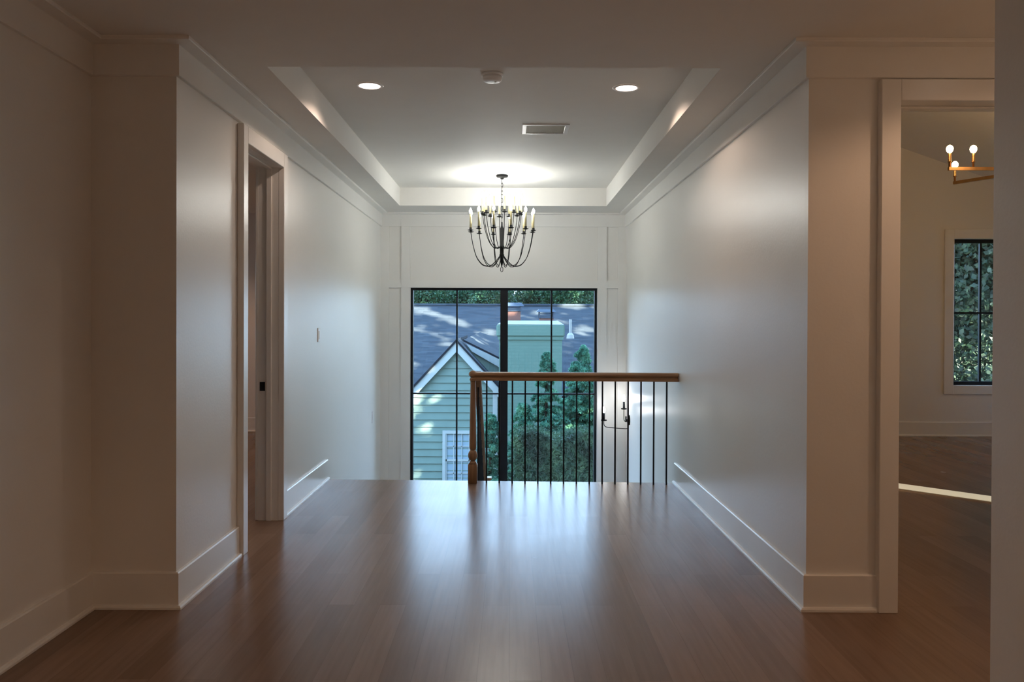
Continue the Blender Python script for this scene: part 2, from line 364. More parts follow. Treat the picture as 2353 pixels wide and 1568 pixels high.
base('baseboard_left_room', [(-6.05, 3.05), (-6.05, 10.38), (XL - TH, 10.38), (XL - TH, DL1 + .1)])
base('baseboard_right_room', [(XR + TH, D0 + .15), (XR + TH, DRF), (RX, DRF), (RX, 4.3)])

# panel moulding of the window wall
b = MB(); T = .022
zr0, zr1 = 1.813, 1.905
def xw(u): return (u - CX) / F_PX * DF
for (a, d) in ((881, 894), (922, 943), (1372, 1393), (1419, 1437)):
    x0 = XL if a == 881 else xw(a); x1 = XR if d == 1437 else xw(d)
    if d == 943: x1 = WX0 - .004
    if a == 1372: x0 = WX1 + .004
    b.box(x0, x1, DF - T, DF, -2.0, 2.573)
b.box(xw(894), xw(922), DF - T, DF, zr0, zr1); b.box(WX0 - .004, WX1 + .004, DF - T, DF, zr0, zr1); b.box(xw(1393), xw(1419), DF - T, DF, zr0, zr1)
for u0, u1 in ((894, 922), (1393, 1419)): b.box(xw(u0), xw(u1), DF - T, DF, -1.30, -1.2)
struct(b.build('trim_3', M['trim']))

# ------------------------------------------------------------------ doors (frames)
d1 = struct(empty('door_1', (XL, DL0, 0)))
def child(mb, name, mat, par, smooth=False):
    o = mb.build(name, M[mat], par, smooth); o.matrix_parent_inverse = par.matrix_world.inverted() if False else Matrix.Translation(-par.location)
    return o
PC = .040
def casing_left(x0, x1):
    b = MB(); b.bbox(x0, x1, DL0 - .085, DL0, 0, 2.561); b.bbox(x0, x1, DL1, DL1 + .095, 0, 2.561); b.bbox(x0, x1, DL0, DL1, DH, 2.561); return b
child(casing_left(XL, XL + PC), 'casing', 'trim', d1); child(casing_left(XL - TH - .02, XL - TH), 'casing', 'trim', d1)
b = MB(); b.box(XL - TH, XL, DL0 - j, DL0 - .001, 0, DH + j); b.box(XL - TH, XL, DL1 + .001, DL1 + j, 0, DH + j); b.box(XL - TH, XL, DL0 - .001, DL1 + .001, DH + .001, DH + j)
child(b, 'jamb', 'trim', d1)
b = MB(); sx0, sx1 = XL - .082, XL - .045
b.bbox(sx0, sx1, DL0, DL0 + .012, 0, DH); b.bbox(sx0, sx1, DL1 - .012, DL1, 0, DH); b.bbox(sx0, sx1, DL0 + .012, DL1 - .012, DH - .012, DH)
child(b, 'door_stop', 'trim', d1)
b = MB(); b.bbox(XL - .128, XL - .092, DL1 - .003, DL1 + .002, .905, .968, .001)
s = child(b, 'strike_plate', 'black', d1); s['label'] = 'small black strike plate'
d2 = struct(empty('door_2', (DR0, D0, 0)))
b = MB(); 
def casing_right(y0, y1):
    b = MB(); b.bbox(DR0 - .093, DR0, y0, y1, 0, 2.561); b.bbox(DR1, DR1 + .093, y0, y1, 0, 2.561); b.bbox(DR0, DR1, y0, y1, DH, 2.561); return b
child(casing_right(D0 - .045, D0), 'casing', 'trim', d2); child(casing_right(D0 + .15, D0 + .17), 'casing', 'trim', d2)
b = MB(); b.box(DR0 - j, DR0 - .001, D0, D0 + .15, 0, DH + j); b.box(DR1 + .001, DR1 + j, D0, D0 + .15, 0, DH + j); b.box(DR0 - .001, DR1 + .001, D0, D0 + .15, DH + .001, DH + j)
child(b, 'jamb', 'trim', d2)
b = MB(); b.bbox(DR0, DR0 + .012, D0 + .06, D0 + .10, 0, DH); b.bbox(DR1 - .012, DR1, D0 + .06, D0 + .10, 0, DH); b.bbox(DR0 + .012, DR1 - .012, D0 + .06, D0 + .10, DH - .012, DH)
child(b, 'door_stop', 'trim', d2)
# leaf standing open into the room, its knob just showing past the casing
lf = struct(empty('door_3', (DR0 + .01, D0 + .19, 0), rz=R(90 - 21)))
b = MB(); b.bbox(0, .79, 0, .035, .01, 2.44)
leaf = b.build('door_panel', M['trim'], lf)
b = MB()
for z0, z1 in ((.2, 1.1), (1.25, 2.28)):
    for yy in (-.004, .035): b.bbox(.13, .66, yy, yy + .004, z0, z1, .001)
b.build('panel_moulding', M['trim'], leaf)
b = MB()
for sgn, y0 in ((-1, 0), (1, .035)):
    b.tube([(.72, y0, .97), (.72, y0 + sgn * .05, .97)], .012, 10); b.tube([(.72, y0, .97), (.72, y0 + sgn * .008, .97)], .028, 16)
    b.tube([(.72, y0 + sgn * .045, .97), (.72, y0 + sgn * .055, .97), (.72, y0 + sgn * .07, .97), (.72, y0 + sgn * .078, .97)], [.014, .026, .027, .012], 14)
b.build('door_knob', M['chrome'], leaf, True)['label'] = 'satin metal round knob'

# ------------------------------------------------------------------ windows
def window(name, x0, x1, z0, z1, y, fw, vbars, hbars, vtop=None, depth=.06, bar=.018, thick_mull=()):
    e = struct(empty(name, ((x0 + x1) / 2, y, z0)))
    b = MB(); b.box(x0, x0 + fw, y, y + depth, z0, z1); b.box(x1 - fw, x1, y, y + depth, z0, z1)
    b.box(x0 + fw, x1 - fw, y, y + depth, z1 - fw, z1); b.box(x0 + fw, x1 - fw, y, y + depth, z0, z0 + fw)
    child(b, 'window_frame', 'black', e)
    for m0, m1 in thick_mull:
        b = MB(); b.box(m0, m1, y - .01, y + depth, z0 + fw, z1 - fw); child(b, 'mullion', 'black', e)
    b = MB()
    for xb in vbars: b.box(xb - bar / 2, xb + bar / 2, y + .015, y + .045, z0 + fw, z1 - fw)
    for zb in hbars: b.box(x0 + fw, x1 - fw, y + .018, y + .042, zb - bar / 2, zb + bar / 2)
    child(b, 'muntin', 'black', e)
    b = MB(); b.box(x0 + fw * .5, x1 - fw * .5, y + .028, y + .032, z0 + fw * .5, z1 - fw * .5)
    child(b, 'pane', 'glass', e)
    return e
w1 = window('window_1', WX0, WX1, WZ0, WZ1, DF + .02, .030, (xw(1049.5), xw(1267.5)), (1.395 - (906 - 739) / F_PX * DF,), depth=.09, bar=.020, thick_mull=((xw(1149.5), xw(1167)),))
w2 = window('window_2', VX0, VX1, VZ0, VZ1, DRF + .05, .045, ((VX0 + VX1) / 2,), (1.52,), bar=.024)
cb = MB(); CW = .117
cb.bbox(VX0 - CW, VX0, DRF - .022, DRF, VZ0 - .11, VZ1 + .115); cb.bbox(VX1, VX1 + CW, DRF - .022, DRF, VZ0 - .11, VZ1 + .115)
cb.bbox(VX0, VX1, DRF - .022, DRF, VZ1, VZ1 + .115); cb.bbox(VX0, VX1, DRF - .022, DRF, VZ0 - .11, VZ0)
child(cb, 'casing', 'trim', w2)
# unseen slit window added to sun the board, then a left room window
e = struct(empty('window_added_slit', (RX, SY0, 0)))
b = MB(); b.box(RX + .05, RX + .10, SY0, SY0 + .02, 0, 2.42); b.box(RX + .05, RX + .10, SY1 - .02, SY1, 0, 2.42); b.box(RX + .05, RX + .10, SY0 + .02, SY1 - .02, 2.38, 2.42); b.box(RX + .05, RX + .1, SY0 + .02, SY1 - .02, 0, .03)
child(b, 'window_frame', 'black', e); b = MB(); b.box(RX + .073, RX + .077, SY0 + .01, SY1 - .01, .01, 2.40); child(b, 'pane', 'tinted', e)
e = struct(empty('window_4', (-6.1, 6.6, .8)))
b = MB(); b.box(-6.15, -6.09, 6.6, 6.65, .8, 2.2); b.box(-6.15, -6.09, 7.15, 7.2, .8, 2.2); b.box(-6.15, -6.09, 6.65, 7.15, 2.15, 2.2); b.box(-6.15, -6.09, 6.65, 7.15, .8, .85); b.box(-6.14, -6.10, 6.88, 6.92, .85, 2.15)
child(b, 'window_frame', 'black', e); b = MB(); b.box(-6.122, -6.118, 6.62, 7.18, .82, 2.18); child(b, 'pane', 'glass', e)

# ------------------------------------------------------------------ stairs down to the landing
b = MB(); NR = 8; RISE = 1.45 / NR; RUN = .25
for k in range(1, NR):
    y0 = 7.24 + (k - 1) * RUN; z = -RISE * k
    b.box(XL, -.25, y0 - .02 if k > 1 else y0, y0 + RUN, z - .03, z)
    b.box(XL, -.25, y0 + RUN - .02, y0 + RUN, z - RISE, z - .03)
b.box(XL, XR, 7.24 + (NR - 1) * RUN, DF, -1.62, -1.45)
for k in range(1, NR):
    y1 = 7.24 + (NR - 1) * RUN - (k - 1) * RUN; z = -1.45 - RISE * k
    b.box(-.15, XR, y1 - RUN, y1, z - .03, z)
b.box(XL, XR, 7.12, DF, -3.2, -2.95)
struct(b.build('stairs', M['floor']))

# ------------------------------------------------------------------ railing along the stair edge
SK = math.atan2(-.06, 1.75)
NX = (1087.5 - CX) / F_PX * 7.13; NY = 7.125
rail = empty('stair_railing', (NX, NY, 0), 'oak railing with black balusters across the floor edge in front of the tall window', 'railing', rz=SK)
def newel(parent, h, name='newel_post', cap=False):
    b = MB(); hw = .039
    b.bbox(-hw, hw, -hw, hw, 0, .165, .004)
    b.add([(-hw + .004, -hw + .004, .165), (hw - .004, -hw + .004, .165), (hw - .004, hw - .004, .165), (-hw + .004, hw - .004, .165),
           (-.02, -.02, .192), (.02, -.02, .192), (.02, .02, .192), (-.02, .02, .192)], [(0, 1, 5, 4), (1, 2, 6, 5), (2, 3, 7, 6), (3, 0, 4, 7), (4, 5, 6, 7), (0, 3, 2, 1)])
    prof = [(.020, .190), (.024, .197), (.034, .208), (.040, .222), (.0415, .238), (.040, .252), (.034, .268), (.026, .278), (.022, .284), (.028, .292), (.031, .304)]
    prof += [(.0305, .36), (.028, .50), (.026, .64), (.024, h - .10), (.0225, h - .02), (.024, h - .015), (.024, h)]
    b.lathe(prof, n=20)
    return b.build(name, M['oak_z'], parent, True)
newel(rail, .885)
# handrail profile swept along X
prof = [(-.032, .885), (-.032, .899), (-.024, .902), (-.017, .911), (-.018, .921), (-.030, .927), (-.036, .933), (-.036, .943), (-.030, .954), (-.014, .959), (.014, .959), (.030, .954), (.036, .943), (.036, .933), (.030, .927), (.018, .921), (.017, .911), (.024, .902), (.032, .899), (.032, .885)]
b = MB(); L = (XR - NX) / math.cos(SK) - .004
b.sweep([(-.006, 0), (L, 0)], [(-o, z) for o, z in prof])
# rounded cap over the newel
b.lathe([(.030, .885), (.028, .900), (.023, .908), (.025, .918), (.036, .928), (.038, .942), (.032, .956), (.018, .968), (.004, .972)], c=(.0, 0, 0), n=24)
b.build('handrail', M['oak_x'], rail)
for k in range(15):
    u = 1119 + 29.55 * k; x = (u - CX) / F_PX * (7.125 - .033 * (k * .1105)) - NX
    b = MB(); b.box(x - .0065, x + .0065, -.0065, .0065, 0, .886);
    b.build('baluster', M['black'], rail)

# descending handrail and its balusters
dr = empty('stair_handrail', (-.286, 7.22, 0), 'oak handrail sloping down the stairs just behind the turned newel post', 'handrail')
b = MB(); sl = -.725; x = 0.0
w_ = .028
pts0 = Vector((0, .02, .925)); pts1 = Vector((0, 2.0, .925 + sl * 1.98))
for w_, h0, h1 in ((.026, -.035, -.012), (.020, -.012, .002), (.030, .002, .034)):
    b.extr([(-w_, pts0.y, pts0.z + h0), (w_, pts0.y, pts0.z + h0), (w_, pts0.y, pts0.z + h1), (-w_, pts0.y, pts0.z + h1)], pts1 - pts0)
b.build('handrail', M['oak_z'], dr)
for k in range(14):
    y = .14 + .135 * k; zt = .925 + sl * (y - .02) - .03; step = min(7, int((7.22 + y - 7.24) / RUN) + 1)
    b = MB(); b.box(-.0065, .0065, y - .0065, y + .0065, -RISE * step, zt); b.build('baluster', M['black'], dr)
ln = empty('landing_post', (-.262, 9.33, -1.45), 'square topped oak post on the stair landing, right of the sloping handrail', 'post')
b = MB(); b.bbox(-.042, .042, -.042, .042, 0, 1.06, .003); b.build('post_shaft', M['oak_z'], ln)
b = MB(); b.bbox(-.056, .056, -.056, .056, 1.06, 1.085, .005); b.build('post_cap', M['oak_z'], ln)

# ------------------------------------------------------------------ candle bulb
BULB = [(.004, 0), (.008, .005), (.0130, .014), (.0148, .024), (.013, .035), (.008, .046), (.0035, .055), (.001, .060)]
def smooth_path(pts, n=26):
    P = [Vector(p) for p in pts]; P = [P[0] * 2 - P[1]] + P + [P[-1] * 2 - P[-2]]; out = []
    seg = len(P) - 3
    for i in range(n):
        t = i / (n - 1) * seg; k = min(int(t), seg - 1); t -= k; a, b_, c_, d_ = P[k:k + 4]
        out.append(.5 * ((2 * b_) + (c_ - a) * t + (2 * a - 5 * b_ + 4 * c_ - d_) * t * t + (3 * b_ - a - 3 * c_ + d_) * t ** 3))
    return out
# ------------------------------------------------------------------ hall chandelier
HX, HY = (1152.5 - CX) / F_PX * 8.79, 8.79
ch = empty('chandelier', (HX, HY, 0), 'black iron two tier chandelier of lit candles hanging in front of the tall window', 'chandelier')
b = MB(); b.lathe([(.016, 2.905), (.02, 2.915), (.026, 2.92), (.055, 2.925), (.062, 2.932), (.064, 2.950)], n=24); b.build('canopy', M['iron'], ch, True)
for k in range(11):      # chain links
    zc = 2.885 - k * .041; pts = []
    for q in range(12):
        a = 2 * PI * q / 12; r0 = .008 * math.cos(a); z0 = .026 * math.sin(a)
        pts.append((r0, 0, zc + z0) if k % 2 else (0, r0, zc + z0))
    b = MB(); b.tube(pts, .0028, 6, True); b.build('chain_link', M['iron'], ch, True)
b = MB(); b.lathe([(.004, 2.455), (.008, 2.45), (.009, 2.41), (.012, 2.40), (.013, 2.395), (.020, 2.385), (.021, 2.20), (.026, 2.197), (.026, 2.180), (.021, 2.176), (.021, 2.11), (.026, 2.105), (.026, 2.085), (.019, 2.078), (.018, 2.03), (.010, 2.0), (.006, 1.985), (.004, 1.972)], n=20)
b.build('column', M['iron'], ch, True)
b = MB(); b.tube([(.013 * math.cos(a), 0, 1.948 + .027 * math.sin(a)) for a in [2 * PI * q / 16 for q in range(16)]], .0034, 6, True); b.build('bottom_loop', M['iron'], ch, True)
low = [(.020, 2.095), (.045, 2.06), (.083, 2.018), (.118, 1.990), (.152, 1.982), (.2135, 1.998), (.275, 2.074), (.313, 2.189), (.333, 2.29), (.342, 2.350)]
upp = [(.022, 2.186), (.055, 2.178), (.09, 2.180), (.137, 2.242), (.172, 2.34), (.195, 2.44), (.206, 2.53)]
def candle_arm(par, prof, ang, clen):
    ca, sa = math.cos(ang), math.sin(ang)
    b = MB(); b.tube(smooth_path([(r * ca, r * sa, z) for r, z in prof]), .0038, 6); arm = b.build('arm', M['iron'], par, True)
    r, z = prof[-1]; cx, cy = r * ca, r * sa
    b = MB(); b.lathe([(.004, z - .004), (.020, z), (.0315, z + .006), (.031, z + .008), (.014, z + .006), (.0125, z + .028), (.012, z + .032)], c=(cx, cy, 0), n=14)
    b.build('candle_cup', M['iron'], arm, True)
    b = MB(); b.lathe([(.0105, z + .028), (.0105, z + clen), (.006, z + clen + .004)], c=(cx, cy, 0), n=10); b.build('candle', M['candle'], arm, True)
    b = MB(); b.lathe([(rr, z + clen + .003 + zz) for rr, zz in BULB], c=(cx, cy, 0), n=10); b.build('bulb', M['bulb'], arm, True)
for k in range(12): candle_arm(ch, low, R(-13.6 - 30 * k), .176)
for k in range(12): candle_arm(ch, upp, R(-22 - 30 * k), .172)

# ------------------------------------------------------------------ wall sconce
sx, sy = 0.0, 0.0
SD = 9.93; sc_ = empty('wall_sconce', (XR, SD, at(1449, 965, SD)[2]), 'black two candle wall sconce seen between the balusters right of the window', 'wall light')
b = MB(); pl = []
for k in range(20):
    a = 2 * PI * k / 20; pl.append((0, .045 * math.cos(a), .060 * math.sin(a)))
b.extr(pl, (-.014, 0, 0)); b.tube([(-.01, 0, -.0), (-.045, 0, 0)], .012, 10)
b.tube([(-.045, 0, -.02), (-.045, 0, .045)], .009, 8); b.build('backplate', M['iron'], sc_, True)
z0 = at(1449, 965, SD)[2]
def loc(u, v): p = at(u, v, SD); return (p[0] - XR, 0, p[2] - z0)
def sconce_arm(pts, cu, cv):
    b = MB(); b.tube(smooth_path(pts, 24), .0045, 8); arm = b.build('arm', M['iron'], sc_, True)
    x, y, z = loc(cu, cv)
    b = MB(); b.lathe([(.006, z - .006), (.034, z - .004), (.036, z + .008), (.032, z + .010), (.014, z + .010)], c=(x, y, 0), n=16); b.build('candle_cup', M['iron'], arm, True)
    b = MB(); b.lathe([(.0125, z + .008), (.0125, z + .088), (.008, z + .092)], c=(x, y, 0), n=12); b.build('candle_sleeve', M['black'], arm, True)
    b = MB(); b.lathe([(rr * 1.35, z + .090 + zz * 1.4) for rr, zz in BULB], c=(x, y, 0), n=12); b.build('bulb', M['bulb_sconce'], arm, True)
sconce_arm([(-.045, 0, .0), loc(1445, 975), loc(1443.5, 983), loc(1438, 985), loc(1410, 983), loc(1394, 981), loc(1389, 976), loc(1388.5, 966)], 1388.5, 966)
sconce_arm([(-.045, 0, .01), loc(1440, 969), loc(1435.5, 966), loc(1434.5, 958), loc(1434.5, 940)], 1434.5, 939.5)

# ------------------------------------------------------------------ ceiling fittings
def downlight(x, y, z, label, watts=CAN_W, size=149, col=(1, .74, .58)):
    e = empty('recessed_light', (x, y, z), label, 'ceiling light', 'recessed ceiling lights')
    b = MB(); b.lathe([(.070, -.0005), (.070, -.004), (.088, -.006), (.092, -.002), (.092, 0)], n=32)
    b2 = MB(); n = 32
    prof = [(.070, 0), (.070, -.004), (.086, -.006), (.091, -.001)]
    vs = []; fs = []
    for r, zz in prof:
        for k in range(n): a = 2 * PI * k / n; vs.append((r * math.cos(a), r * math.sin(a), zz))
    for i in range(len(prof) - 1):
        for k in range(n): fs.append((i * n + k, i * n + (k + 1) % n, (i + 1) * n + (k + 1) % n, (i + 1) * n + k))
    b2.add(vs, fs); b2.build('trim_ring', M['plastic'], e, True)
    b3 = MB(); b3.lathe([(.070, -.0010), (.070, -.003)], n=32); b3.build('lens', M['canlens'], e)
    ld = bpy.data.lights.new('downlight_beam', 'SPOT'); ld.energy = watts; ld.color = col; ld.spot_size = R(size); ld.spot_blend = .35; ld.shadow_soft_size = .05
    lo = bpy.data.objects.new('downlight_beam', ld); COL.objects.link(lo); lo.parent = e; lo.location = (0, 0, -.012)
    return e
downlight(-.936, 5.47, ZT, 'left lit recessed light in the front of the ceiling tray')
downlight(.765, 5.50, ZT, 'right lit recessed light in the front of the ceiling tray')
sdt = empty('smoke_detector', (-.12, 5.2, ZT), 'round white smoke detector between the two recessed lights', 'smoke detector')
b = MB(); b.lathe([(.069, -.0), (.069, -.014), (.064, -.018)], n=32); b.build('base', M['plastic'], sdt, True)
b = MB(); b.lathe([(.060, -.018), (.061, -.036), (.055, -.046), (.030, -.050), (.012, -.050)], n=32); b.build('cover', M['plastic'], sdt, True)
b = MB(); b.lathe([(.006, -.050), (.005, -.053)], c=(.02, 0, 0), n=10); b.build('button', M['ventdark'], sdt, True)
vt = empty('ceiling_vent', (.275, 6.67, ZT), 'rectangular ceiling air vent behind the smoke detector', 'vent')
b = MB(); VW, VD = .187, .165
b.bbox(-VW, VW, -VD, -VD + .035, -.009, 0); b.bbox(-VW, VW, VD - .03, VD, -.009, 0); b.bbox(-VW, -VW + .035, -VD + .035, VD - .03, -.009, 0); b.bbox(VW - .035, VW, -VD + .035, VD - .03, -.009, 0)
b.build('vent_frame', M['plastic'], vt)
b = MB()
b.box(-VW + .035, VW - .035, -VD + .035, VD - .03, -.003, 0)
for k in range(24):
    x = -VW + .04 + k * .0129; b.box(x, x + .004, -VD + .035, VD - .03, -.007, -.003)
b.build('grille', M['ventdark'], vt)

# switch plates on the left wall
def plate(y, z, label, h=.118, wd=.075):
    e = empty('light_switch', (XL, y, z), label, 'light switch')
    b = MB(); b.bbox(0, .007, -wd / 2, wd / 2, -h / 2, h / 2, .002); b.build('wall_plate', M['plastic'], e)
    b = MB(); b.bbox(.007, .011, -.017, .017, -.034, .034, .001); b.build('rocker', M['plastic'], e)
plate(6.96, 1.275, 'white light switch on the left wall between door and stair edge')
plate(9.69, .267, 'white switch plate low on the left wall near the window corner', .135)

# ------------------------------------------------------------------ brass chandelier of the right room
bx, by, bz = 4.5, 7.0, 2.70
bc = empty('brass_chandelier', (bx, by, 0), 'brass chandelier with lit warm candles seen through the right doorway', 'chandelier')
b = MB(); b.lathe([(.04, bz - .03), (.045, bz - .02), (.045, bz + .03), (.02, bz + .04), (.009, bz + .05), (.009, vz(bx) - .05)], n=16); b.build('stem', M['brass'], bc, True)
b = MB(); b.lathe([(.02, vz(bx) - .07), (.065, vz(bx) - .05), (.07, vz(bx) + .02)], n=20); b.build('canopy', M['brass'], bc, True)
def brass_candle(arm, x, y):
    b = MB(); b.lathe([(.009, bz), (.009, bz + .055), (.015, bz + .056), (.015, bz + .062), (.012, bz + .064), (.0125, bz + .135), (.009, bz + .138)], c=(x, y, 0), n=12); b.build('candle_sleeve', M['brass'], arm, True)
    b = MB(); b.lathe([(r_, bz + .134 + z_) for r_, z_ in [(.008, 0), (.016, .005), (.024, .016), (.0275, .031), (.026, .045), (.019, .057), (.010, .064), (.002, .067)]], c=(x, y, 0), n=12); b.build('bulb', M['bulb_warm'], arm, True)
for k in range(6):
    a = R(180 - 62 * 1 * k) if k < 2 else R(180 - 60 * k)
    ca, sa = math.cos(a), math.sin(a); n_ = Vector((-sa, ca, 0)) * .012; p0 = Vector((ca * .03, sa * .03, bz - .014)); p1 = Vector((ca * .80, sa * .80, bz - .014))
    b = MB(); b.extr([p0 - n_, p0 + n_, p0 + n_ + Vector((0, 0, .028)), p0 - n_ + Vector((0, 0, .028))], p1 - p0); arm = b.build('arm', M['brass'], bc)
    brass_candle(arm, ca * .79, sa * .79)
    if k % 2 == 0: brass_candle(arm, ca * .59, sa * .59)

# pale board lying on the floor of the right room
bd = empty('trim_board', (3.62, 6.668, 0), 'long white painted board lying slanted on the floor in the right room', 'board', rz=math.atan2(-.719, .695))
b = MB(); b.bbox(-1.15, 1.15, -.113, .113, 0, .0125, .002); tb = b.build('board', M['trim'], bd)
# unseen warm downlights added to brighten the foreground and side rooms
def added_can(x, y, z, label, watts):
    return downlight(x, y, z, label, watts, 150, (1, .60, .36))
added_can(-.3, -1.2, ZC, 'added unseen recessed light in the foyer ceiling behind the viewpoint', 68)
added_can(2.4, 3.2, ZC, 'added unseen recessed light in the ceiling of the right doorway recess', 30)
added_can(-4.0, 8.2, ZC, 'added unseen recessed light in the ceiling of the room beyond the left door', 75)

# ------------------------------------------------------------------ outside: ground, neighbouring house
g = MB(); g.box(-60, 60, 10.9, 90, -3.5, -3.3); g.box(-60, -7, -10, 10.9, -3.5, -3.3); struct(g.build('floor_garden', M['lawn']))
HD = 20.0
house = empty('neighbour_house', (-1.3, HD, -3.3), 'green sided house with blue grey shingle roof seen through the tall window', 'house')
def hp(mb, name, mat, smooth=False, par=None):
    o = mb.build(name, M[mat], par or house, smooth)
    if par is None: o.matrix_parent_inverse = Matrix.Translation(-house.location)
    return o
ax, az = at(1050, 800, HD)[0], at(1050, 800, HD)[2]     # apex of the siding
RS = 1.08                                               # gable slope
xr_ = at(1137, 0, HD)[0]; xl_ = -3.4
b = MB(); step = .178; z = az
kz = -3.3
while kz < az:
    z1 = min(kz + step, az)
    def xspan(zz): h = max(0, az - zz) / RS; return max(xl_, ax - h), min(xr_, ax + h)
    a0, b0 = xspan(kz); a1, b1 = xspan(z1)
    if b0 > a0 + .01:
        t0, t1 = .034, .004
        b.add([(a0, HD - t0, kz), (b0, HD - t0, kz), (b1, HD - t1, z1), (a1, HD - t1, z1), (a0, HD + .05, kz), (b0, HD + .05, kz), (b1, HD + .05, z1), (a1, HD + .05, z1)],
              [(0, 1, 2, 3), (4, 7, 6, 5), (0, 4, 5, 1), (3, 2, 6, 7), (0, 3, 7, 4), (1, 5, 6, 2)])
    kz = z1 if z1 == az else kz + step
hp(b, 'siding', 'siding')
# rake boards (pale), 0.2 wide, in front of the gable
def rake(x0, z0, x1, z1, y0, y1, wd):
    d = Vector((x1 - x0, z1 - z0)).normalized(); n = Vector((d.y, -d.x)); 
    if n.y > 0: n = -n
    return MB().prism([(x0, z0), (x1, z1), (x1 + n.x * wd, z1 + n.y * wd), (x0 + n.x * wd, z0 + n.y * wd)], y0, y1)
axx, azz = at(1050, 786, HD)[0], at(1050, 786, HD)[2]
for sx_, xe in ((-1, -2.9), (1, at(1146, 0, HD)[0])):
    o = MB(); h = abs(xe - axx); z1 = azz - h * RS; wd = .235
    o.prism([(axx, azz), (xe, z1), (xe, z1 - wd), (axx, azz - wd)], HD - .16, HD - .12 if False else HD - .02)
    hp(o, 'rake_board', 'extrim')
# gable roof slabs running back
def slab(p, q, back, th=.07):
    b = MB(); b.extr([p, q, (q[0], back, q[2]), (p[0], back, p[2])], (0, 0, th)); return b
yb = 25.0
hp(slab((axx - .0, HD - .2, azz), (-2.95, HD - .2, azz - abs(-2.95 - axx) * RS), yb), 'gable_roof', 'shingle')
xe = at(1148, 0, HD)[0]
hp(slab((axx, HD - .2, azz), (xe, HD - .2, azz - abs(xe - axx) * RS), 21.2), 'gable_roof', 'shingle')
# corner board
b = MB(); b.box(at(1133, 0, HD)[0], at(1144, 0, HD)[0], HD - .05, HD + .1, -3.3, az - (xr_ - ax) * RS + .1); hp(b, 'corner_board', 'extrim')
# side wing roof between gable and chimney
A = at(1066, 786, 20.5); B_ = at(1103, 768, 22.5); C_ = at(1170, 790, 22.5); D_ = at(1170, 837, 20.5)
b = MB(); b.extr([A, B_, C_, D_], (0, 0, .05)); hp(b, 'wing_roof', 'shingle')
b = MB(); b.extr([at(1072, 791, 20.45), at(1172, 838, 20.45), at(1172, 859, 20.45), at(1084, 808, 20.45)], (0, .06, 0)); hp(b, 'fascia', 'extrim')
b = MB(); b.extr([at(1075, 800, 20.55), at(1172, 845, 20.55), at(1172, 1100, 20.55), at(1075, 1100, 20.55)], (0, .08, 0)); hp(b, 'wing_siding', 'siding')
# main roof: ridge along X (own local axes so the shingle courses follow the slope)
rd, rz_, ex_d, ez = 29.0, HC - (703 - CY) / F_PX * 29.0, 22.3, -.62
sl_ = math.atan2(rz_ - ez, rd - ex_d); Ls = math.hypot(rz_ - ez, rd - ex_d)
b = MB(); b.box(0, 14, 0, Ls, -.1, 0)
mr = b.build('main_roof', M['shingle'], house); 
mr.matrix_parent_inverse = Matrix.Translation(-house.location); mr.location = (at(1364, 703, rd)[0] - 14, ex_d, ez); mr.rotation_euler = (sl_, 0, 0)
b = MB(); b.box(at(1364, 703, rd)[0] - 14, at(1364, 703, rd)[0], rd - .02, rd + 1.5, -3.3, rz_ - .15); hp(b, 'rear_wall', 'siding')
b = MB(); b.box(-4, 3.4, 22.2, 22.4, -3.3, -.75); hp(b, 'main_wall', 'siding')
b = MB(); b.tube([(at(1364, 703, rd)[0] - 14, rd, rz_ + .01), (at(1364, 703, rd)[0], rd, rz_ + .01)], .06, 8); hp(b, 'ridge_cap', 'shingle')
# porch roof at the right
b = MB(); b.box(0, 4, 0, 1.7, -.08, 0)
pr_ = b.build('porch_roof', M['shingle'], house); pr_.matrix_parent_inverse = Matrix.Translation(-house.location); pr_.location = (1.35, 17.6, -.95); pr_.rotation_euler = (R(26), 0, 0)
# vent pipe
p = at(1310, 773, 25.2); b = MB(); b.lathe([(.12, -.06), (.10, .05), (.05, .11)], c=(p[0], p[1] - .1, p[2]), n=14); b.lathe([(.042, .0), (.042, .52)], c=(p[0], p[1] - .1, p[2]), n=12)
hp(b, 'vent_pipe', 'pvc')['label'] = 'white roof vent pipe'
# chimney
CD = 19.4
cx0, cx1 = at(1147, 0, CD)[0], at(1292, 0, CD)[0]; zt_ = at(0, 742, CD)[2]; zs = at(0, 776, CD)[2]
chim = MB(); chim.box(cx0, cx1, CD, CD + .9, -3.3, at(0, 781, CD)[2])
chim.box(cx0 - .03, cx1 + .03, CD - .03, CD + .93, at(0, 781, CD)[2], at(0, 774, CD)[2])
chim = hp(chim, 'chimney', 'brick')
b = MB(); b.bbox(cx0 - .065, cx1 + .055, CD - .06, CD + .96, at(0, 774, CD)[2], at(0, 746, CD)[2], .03)
hp(b, 'chimney_top', 'brick')
b = MB(); q = .07; zz0, zz1 = at(0, 746, CD)[2], at(0, 737, CD)[2]
b.add([(cx0 - .05, CD - .05, zz0), (cx1 + .04, CD - .05, zz0), (cx1 + .04, CD + .95, zz0), (cx0 - .05, CD + .95, zz0), (cx0 + .1, CD + .12, zz1), (cx1 - .1, CD + .12, zz1), (cx1 - .1, CD + .8, zz1), (cx0 + .1, CD + .8, zz1)],
      [(0, 1, 5, 4), (1, 2, 6, 5), (2, 3, 7, 6), (3, 0, 4, 7), (4, 5, 6, 7), (0, 3, 2, 1)]); hp(b, 'chimney_crown', 'extrim')
FD = CD + .45
